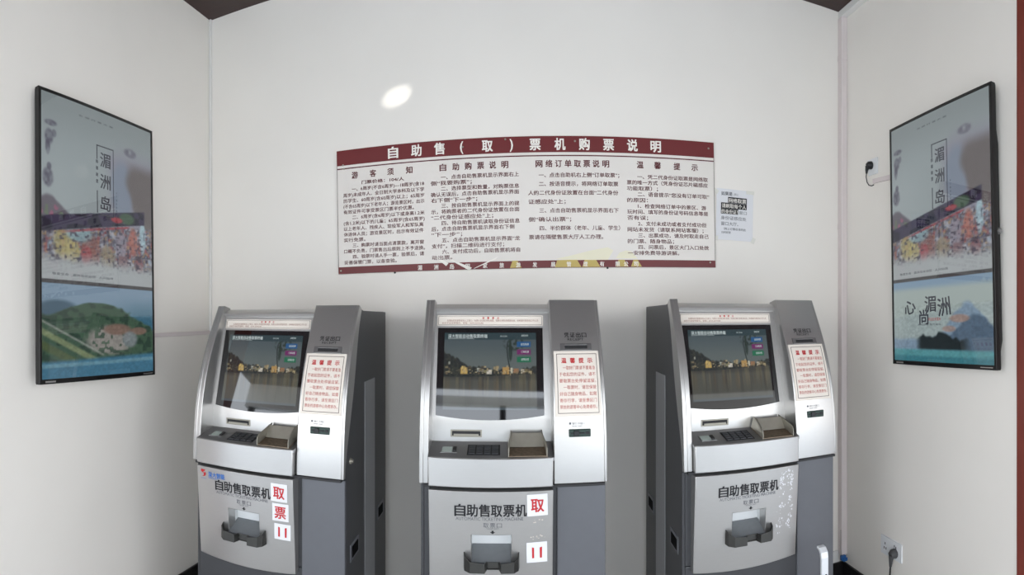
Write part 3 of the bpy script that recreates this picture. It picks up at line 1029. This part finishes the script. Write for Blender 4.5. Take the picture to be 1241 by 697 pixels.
    on_tray(bm, -.182, -.170, -.076, -.046, .0005, .0055, 2)
    obj('barcode_scanner', bm, [M['silver_dark'], M['lens'], M['black']], t, label='small scanner with pale window')
    bm = bmesh.new()
    on_tray(bm, -.131, -.015, -.100, -.018, -.002, .002)
    kp = obj('keypad', bm, M['gap'], t, label='dark metal number keypad')
    for r in range(4):
        for c in range(4):
            bm = bmesh.new()
            u = -.126 + c * .0275
            v = -.095 + r * .0185
            on_tray(bm, u, u + .022, v, v + .014, .001, .0045)
            obj('key', bm, M['key'], kp)
    bm = bmesh.new()
    on_tray(bm, .012, .150, -.118, -.008, -.002, .003, 0)
    idb = obj('card_reader_plate', bm, M['worn'], t, label='worn brown card reader plate')
    bm = bmesh.new()
    # sheet-metal guard: low wings left and right, sloped back
    for u, s in ((.013, 1), (.148, -1)):
        for q in ([(u, -.006, .001), (u, -.005, .022), (u, -.009, .032), (u, -.018, .038), (u + .010 * s, -.084, .047), (u + .010 * s, -.122, .046), (u, -.122, .001)],):
            f1 = [bm.verts.new((a_, -v_, ty(v_) + h_)) for a_, v_, h_ in q]
            f2 = [bm.verts.new((a_ + .0025 * s, -v_, ty(v_) + h_)) for a_, v_, h_ in q]
            bm.faces.new(f1)
            bm.faces.new(f2[::-1])
            for i in range(7):
                bm.faces.new((f1[i], f1[(i + 1) % 7], f2[(i + 1) % 7], f2[i]))
    q = [(.024, -.096, .046), (.137, -.096, .046), (.142, -.072, .006), (.019, -.072, .006)]
    f1 = [bm.verts.new((a_, -v_, ty(v_) + h_)) for a_, v_, h_ in q]
    f2 = [bm.verts.new((a_, -v_ + .003, ty(v_) + h_ + .001)) for a_, v_, h_ in q]
    bm.faces.new(f1)
    bm.faces.new(f2[::-1])
    for i in range(4):
        bm.faces.new((f1[i], f1[(i + 1) % 4], f2[(i + 1) % 4], f2[i]))
    obj('card_guard', bm, M['steel'], t, label='bent steel guard around the card reader')
    # ---- fascia band under the tray
    bm = bmesh.new()
    sheet(bm, lambda u, z: (u, bow(u), z), list(np.linspace(U0, U1 - .002, 15)), [.966, 1.067], lambda v: -.06)
    obj('fascia', bm, M['silver'], t, smooth=30, bevel=.003)
    obj('shadow_gap', boxm(-.284, .353, .020, .10, .9565, .9655), M['gap'], t)
    # ---- lower door with the ticket window
    W0, W1, WZ0, WZ1 = -.1145, .0235, .706, .801
    ulist = sorted(set(list(np.linspace(-.263, W0, 6)) + list(np.linspace(W0, W1, 7)) + list(np.linspace(W1, .168, 7))))
    zl = [.583, .625, .665, WZ0, .74, .77, WZ1, .85, .90, .954]
    bm = bmesh.new()
    cut = lambda u, z: W0 < u < W1 and WZ0 < z < WZ1
    arc = lambda u, z: z if z > .6 else z - .010 * (1 - ((u + .047) / .216) ** 2)
    sheet(bm, lambda u, z: (u, Dv(u, z), arc(u, z)), ulist, zl, lambda v: -.062, cut)
    door = obj('door', bm, M['silver'], t, smooth=30, bevel=.002, label='silver lower door with ticket window')
    # window box behind the hole: back, cheeks and sloping floor
    bm = bmesh.new()
    yb = .085
    box(bm, W0 - .004, W1 + .004, yb, yb + .003, WZ0 - .01, WZ1 + .004)
    box(bm, W0 - .005, W0 - .001, .012, yb, WZ0 - .01, WZ1 + .004)
    box(bm, W1 + .001, W1 + .005, .012, yb, WZ0 - .01, WZ1 + .004)
    box(bm, W0 - .004, W1 + .004, .03, yb, WZ1 + .001, WZ1 + .004)
    rb = obj('window_box', bm, M['recess'], door)
    bm = bmesh.new()
    prism_x(bm, [(-.084, .738), (-.003, .707), (-.003, .697), (-.084, .728)], W0 + .0005, W1 - .0005)
    obj('chute', bm, M['recess_floor'], door)
    # dish under the window
    bm = bmesh.new()
    th = .003
    def plate(pts, z0f, z1f):
        """upright sheet along plan points; per-point bottom and top heights"""
        n = len(pts)
        for i in range(n - 1):
            (xa, va), (xb, vb) = pts[i], pts[i + 1]
            d = Vector((xb - xa, -(vb - va)))
            nn = Vector((-d.y, d.x)).normalized() * th
            A = [(xa, -va), (xb, -vb), (xb + nn.x, -vb + nn.y), (xa + nn.x, -va + nn.y)]
            zb = [z0f[i], z0f[i + 1], z0f[i + 1], z0f[i]]
            zt = [z1f[i], z1f[i + 1], z1f[i + 1], z1f[i]]
            lo = [bm.verts.new((x, y, z)) for (x, y), z in zip(A, zb)]
            hi = [bm.verts.new((x, y, z)) for (x, y), z in zip(A, zt)]
            bm.faces.new(lo[::-1])
            bm.faces.new(hi)
            for k in range(4):
                bm.faces.new((lo[k], lo[(k + 1) % 4], hi[(k + 1) % 4], hi[k]))
    dv = lambda u: Dv(u, .72) - .004
    zb_ = .684
    plate([(-.142, dv(-.142)), (-.138, dv(-.138) + .026), (-.118, dv(-.118) + .044), (-.068, dv(-.068) + .044), (-.060, dv(-.06) + .018)], [zb_] * 5, [.742, .732, .722, .716, .714])
    plate([(-.060, dv(-.06) + .018), (-.020, dv(-.02) + .018)], [zb_ + .006] * 2, [.712, .712])
    plate([(-.020, dv(-.02) + .018), (-.012, dv(-.012) + .044), (.032, dv(.032) + .044), (.048, dv(.048) + .026), (.052, dv(.052))], [zb_] * 5, [.714, .716, .722, .732, .742])
    prism_z(bm, [(-.138, -dv(-.138)), (-.136, -dv(-.138) - .024), (-.117, -dv(-.118) - .041), (-.069, -dv(-.068) - .041), (-.061, -dv(-.06) - .016), (-.020, -dv(-.02) - .016),
                 (-.012, -dv(-.012) - .041), (.031, -dv(.032) - .041), (.046, -dv(.048) - .024), (.048, -dv(.048))], zb_, zb_ + .003)
    obj('ticket_dish', bm, M['steel_dark'], door, bevel=.001, label='dark steel dish under the window')
    # door lettering
    lettering('title_character', chars('自助售取票机', [-.153 + .0419 * k for k in range(6)], .8705, .046, .0395, .024), door_pos, M['ink'], door, lift=.0008, each=True)
    lettering('english_lettering', [line('AUTOMATIC TICKETING MACHINE', -.168, .8525, .0165, .232, 'l', 0)], door_pos, M['ink_grey'], door, lift=.0008)
    g = chars('取票口', (-.064, -.041, -.018), .829, .019, .018, .0) + [line('TICKET EXIT', -.041, .822, .006, .044, 'c')]
    lettering('window_lettering', g, door_pos, M['ink_grey'], door, lift=.0008)
    bm = bmesh.new()
    ar = [(-.0445, .8175), (-.0375, .8175), (-.0375, .8125), (-.0315, .8125), (-.041, .8055), (-.0505, .8125), (-.0445, .8125)]
    vs = [bm.verts.new((u, -(Dv(u, z) + .0009), z)) for u, z in ar]
    bm.faces.new(vs)
    obj('arrow', bm, M['ink'], door)
    return t


def dup(root):
    r = root.copy()
    C.objects.link(r)
    for ch in list(root.children):
        c = ch.copy()
        C.objects.link(c)
        c.parent = r
        for g in list(ch.children):
            d = g.copy()
            C.objects.link(d)
            d.parent = c
    return r


def child(root, name):
    return next(c for c in root.children if c.name.split('.')[0] == name)


first = kiosk()
# two copies: the drop dish etc. are sub-parts and come along
machines = {'mid': first, 'left': dup(first), 'right': dup(first)}
pose = {'mid': (-.109, 1.845, 0.0, 3.87, 'silver ticket machine in the middle, two red character stickers on its door'),
        'left': (-1.057, 1.822, -.019, 2.43, 'silver ticket machine near the left wall, three red stickers and blue logo'),
        'right': (.840, 1.901, .007, .70, 'silver ticket machine near the right wall, torn white sticker remains on door')}
for k, m in machines.items():
    x, y, dz, yaw, lab = pose[k]
    m.location = (x, y, dz)
    m.rotation_euler = (0, 0, math.radians(yaw))
    m['label'] = lab
    obj('plinth', boxm(-.27, .335, .09, .66, -dz, .10), M['black'], m)


def sticker(m, ch, u, z, w, h, rot, mat='ink_red'):
    c_, s_ = math.cos(rot), math.sin(rot)
    pos = lambda a, b: door_pos(u + a * c_ - b * s_, z + a * s_ + b * c_)
    bm = bmesh.new()
    sheet(bm, lambda a, b: (lambda p: (p[0], p[1] + .0016, p[2]))(pos(a, b)), list(np.linspace(-w / 2, w / 2, 3)), list(np.linspace(-h / 2, h / 2, 3)), .001)
    st = obj('door_sticker', bm, M['paper'], m, label='white square sticker with a red character')
    if ch == '口':        # the printed strokes across are worn away
        ps = [([(-.017, -.020, 0), (-.010, -.020, 0), (-.010, .017, 0), (-.017, .019, 0)], [(0, 1, 2, 3)]), ([(.010, -.020, 0), (.017, -.020, 0), (.018, .019, 0), (.010, .017, 0)], [(0, 1, 2, 3)])]
    else:
        ps = [line(ch, 0, -.4 * .050, .052, .046, 'c', .02)]
    lettering('red_character', ps, lambda a, b: (lambda p: (p[0], p[1] + .0020, p[2]))(pos(a, b)), M[mat], st, each=None)
    return st


sticker(machines['mid'], '取', .113, .905, .071, .076, .03)
st = sticker(machines['mid'], '口', .112, .737, .072, .072, .02)
sticker(machines['left'], '取', .112, .898, .066, .070, -.03)
sticker(machines['left'], '票', .115, .821, .066, .068, -.02)
sticker(machines['left'], '口', .121, .745, .066, .062, -.03)

# company mark on the left machine's door
ld = machines['left']
bm = bmesh.new()
for pts in ([(-.240, .942), (-.220, .940), (-.224, .934), (-.232, .933), (-.226, .926), (-.236, .928), (-.244, .934)],
            [(-.222, .932), (-.217, .924), (-.222, .914), (-.238, .911), (-.228, .917), (-.229, .924)]):
    bm.faces.new([bm.verts.new((u, -(Dv(u, z) + .001), z)) for u, z in pts])
obj('logo_emblem', bm, M['ink_red'], ld, label='red curled emblem')
lettering('logo_lettering', [line('深大智能', -.206, .916, .023, .082, 'l', .016), line('SENDINFO', -.206, .908, .0075, .05), line('SENDINFO', -.243, .902, .006, .026)],
          door_pos, M['ink_blue'], ld, lift=.001, label='blue lettering')

# remains of torn stickers on the right machine's door
rng = random.Random(5)
bm = bmesh.new()
for cu, cz, ru, rz, n in ((.092, .897, .012, .035, 60), (.132, .912, .012, .04, 60), (.126, .935, .015, .010, 16), (.100, .80, .016, .014, 22), (.085, .79, .008, .014, 8),
                          (.132, .835, .012, .03, 20), (.138, .79, .008, .01, 10), (.092, .735, .014, .03, 26), (.130, .735, .010, .034, 44), (.082, .69, .004, .004, 4), (.105, .86, .03, .03, 16)):
    for _ in range(int(n * .55)):
        u, z = rng.gauss(cu, ru * .55), rng.gauss(cz, rz * .55)
        if u > .160:
            continue
        r = rng.uniform(.0012, .0042)
        a0 = rng.uniform(0, 6)
        k = rng.randint(4, 6)
        pts = [(u + r * rng.uniform(.5, 1.2) * math.cos(a0 + 6.283 * i / k), z + 1.3 * r * rng.uniform(.5, 1.2) * math.sin(a0 + 6.283 * i / k)) for i in range(k)]
        bm.faces.new([bm.verts.new((p, -(Dv(p, q) + .001 + rng.uniform(0, .0004)), q)) for p, q in pts])
o = obj('sticker_residue', bm, M['paper'], machines['right'], label='white torn remains of stickers')
o['kind'] = 'stuff'
# faint ghost of a removed sticker on the middle door
bm = bmesh.new()
for _ in range(14):
    u, z = rng.uniform(.085, .14), rng.choice((rng.gauss(.845, .004), rng.gauss(.79, .004)))
    r = rng.uniform(.0015, .004)
    bm.faces.new([bm.verts.new((p, -(Dv(p, q) + .001), q)) for p, q in ((u - r, z), (u, z - r * .6), (u + r, z), (u, z + r * .6))])
o = obj('sticker_residue', bm, M['card'], machines['mid'], label='faint remains of a removed sticker')
o['kind'] = 'stuff'


# ------------------------------------------------------------------ sockets, plugs, small things on the right
def socket(y, z, w, h, label, holes):
    t = empty('wall_socket', (XR, y, z), label, 'socket')
    obj('face_plate', boxm(-.009, 0, -w / 2, w / 2, -h / 2, h / 2), M['socket'], t, bevel=.002)
    for yy, zz in holes:
        obj('pin_hole', boxm(-.0094, -.008, yy - .003, yy + .003, zz - .006, zz + .006), M['ink'], t)
    return t


socket(2.177, .363, .172, .094, 'white double wall socket low on the right wall', ((.048, .012), (.056, -.012), (.040, -.012), (-.030, .022), (-.042, .018)))
socket(2.338, 2.350, .082, .086, 'small white wall socket high beside the right screen', ((.02, .024),))
# lower plug with its grey cord hanging down
t = empty('power_plug', (XR - .009, 2.140, .352), 'dark grey plug with hanging cord in the low double socket', 'plug')
bm = bmesh.new()
tube(bm, [(-.001, 0, 0), (-.018, 0, .002), (-.030, 0, -.004)], [.024, .023, .017], 14)
tube(bm, [(-.024, 0, -.004), (-.028, .001, -.034), (-.028, .003, -.060)], [.015, .010, .007], 10)
obj('plug_body', bm, M['grey_plug'], t, smooth=50)
bm = bmesh.new()
tube(bm, [(-.028, .003, -.055), (-.028, .008, -.10), (-.026, .018, -.16), (-.024, .02, -.25), (-.03, .02, -.338)], .0045, 8)
obj('cord', bm, M['rubber'], t, smooth=50)
# upper plug, its cord curling into the duct
t = empty('power_plug', (XR - .009, 2.352, 2.352), 'small black plug with curled cord in the high socket', 'plug')
bm = bmesh.new()
tube(bm, [(-.001, -.005, .006), (-.018, -.003, .004), (-.026, 0, .0)], [.022, .020, .013], 12)
tube(bm, [(-.020, .002, 0), (-.021, .009, -.022), (-.020, .012, -.038)], [.013, .008, .005], 10)
obj('plug_body', bm, M['rubber'], t, smooth=50)
bm = bmesh.new()
pts = [(-.020, .012, -.034), (-.018, .018, -.055), (-.012, .019, -.080), (-.006, .010, -.098), (.0, -.008, -.104), (.002, -.024, -.101)]
tube(bm, pts, .0028, 8)
obj('cord', bm, M['rubber'], t, smooth=50)

# blue clip and thin wire at the foot of the corner duct
t = empty('cable_clip', (XR - .030, D - .044, .168), 'small blue plastic cable connector at the corner above black skirting', 'connector')
bm = bmesh.new()
box(bm, -.018, .014, -.014, .006, -.012, .016)
box(bm, -.008, .020, -.020, -.010, -.016, .004)
obj('connector_body', bm, M['blue_plastic'], t, bevel=.004)
bm = bmesh.new()
tube(bm, [(-.012, .002, .012), (-.0125, .004, .05), (-.0125, .004, .16)], .0010, 6)
obj('wire', bm, M['gap'], t)

# white upright metal bar standing before the right machine
t = empty('metal_stand', (1.078, 1.815, 0), 'white metal upright bar before the right machine, bent flat top', 'stand')
bm = bmesh.new()
prof = [(-.0, .0), (.012, .0), (.012, .600), (.016, .618), (.024, .628), (.040, .632), (.040, .642), (.020, .640), (.004, .625), (.0, .605)]
prism_x(bm, [(-v, z) for v, z in prof], -.016, .016)
obj('bar', bm, M['white_metal'], t, bevel=.003)
bm = bmesh.new()
bmesh.ops.create_cone(bm, cap_ends=True, segments=12, radius1=.006, radius2=.006, depth=.002,
                      matrix=Matrix.Translation((.004, -.001, .535)) @ Matrix.Rotation(math.pi / 2, 4, 'X'))
obj('bolt', bm, M['gap'], t)
obj('foot', boxm(-.05, .05, -.05, .06, 0, .012), M['white_metal'], t, bevel=.003)
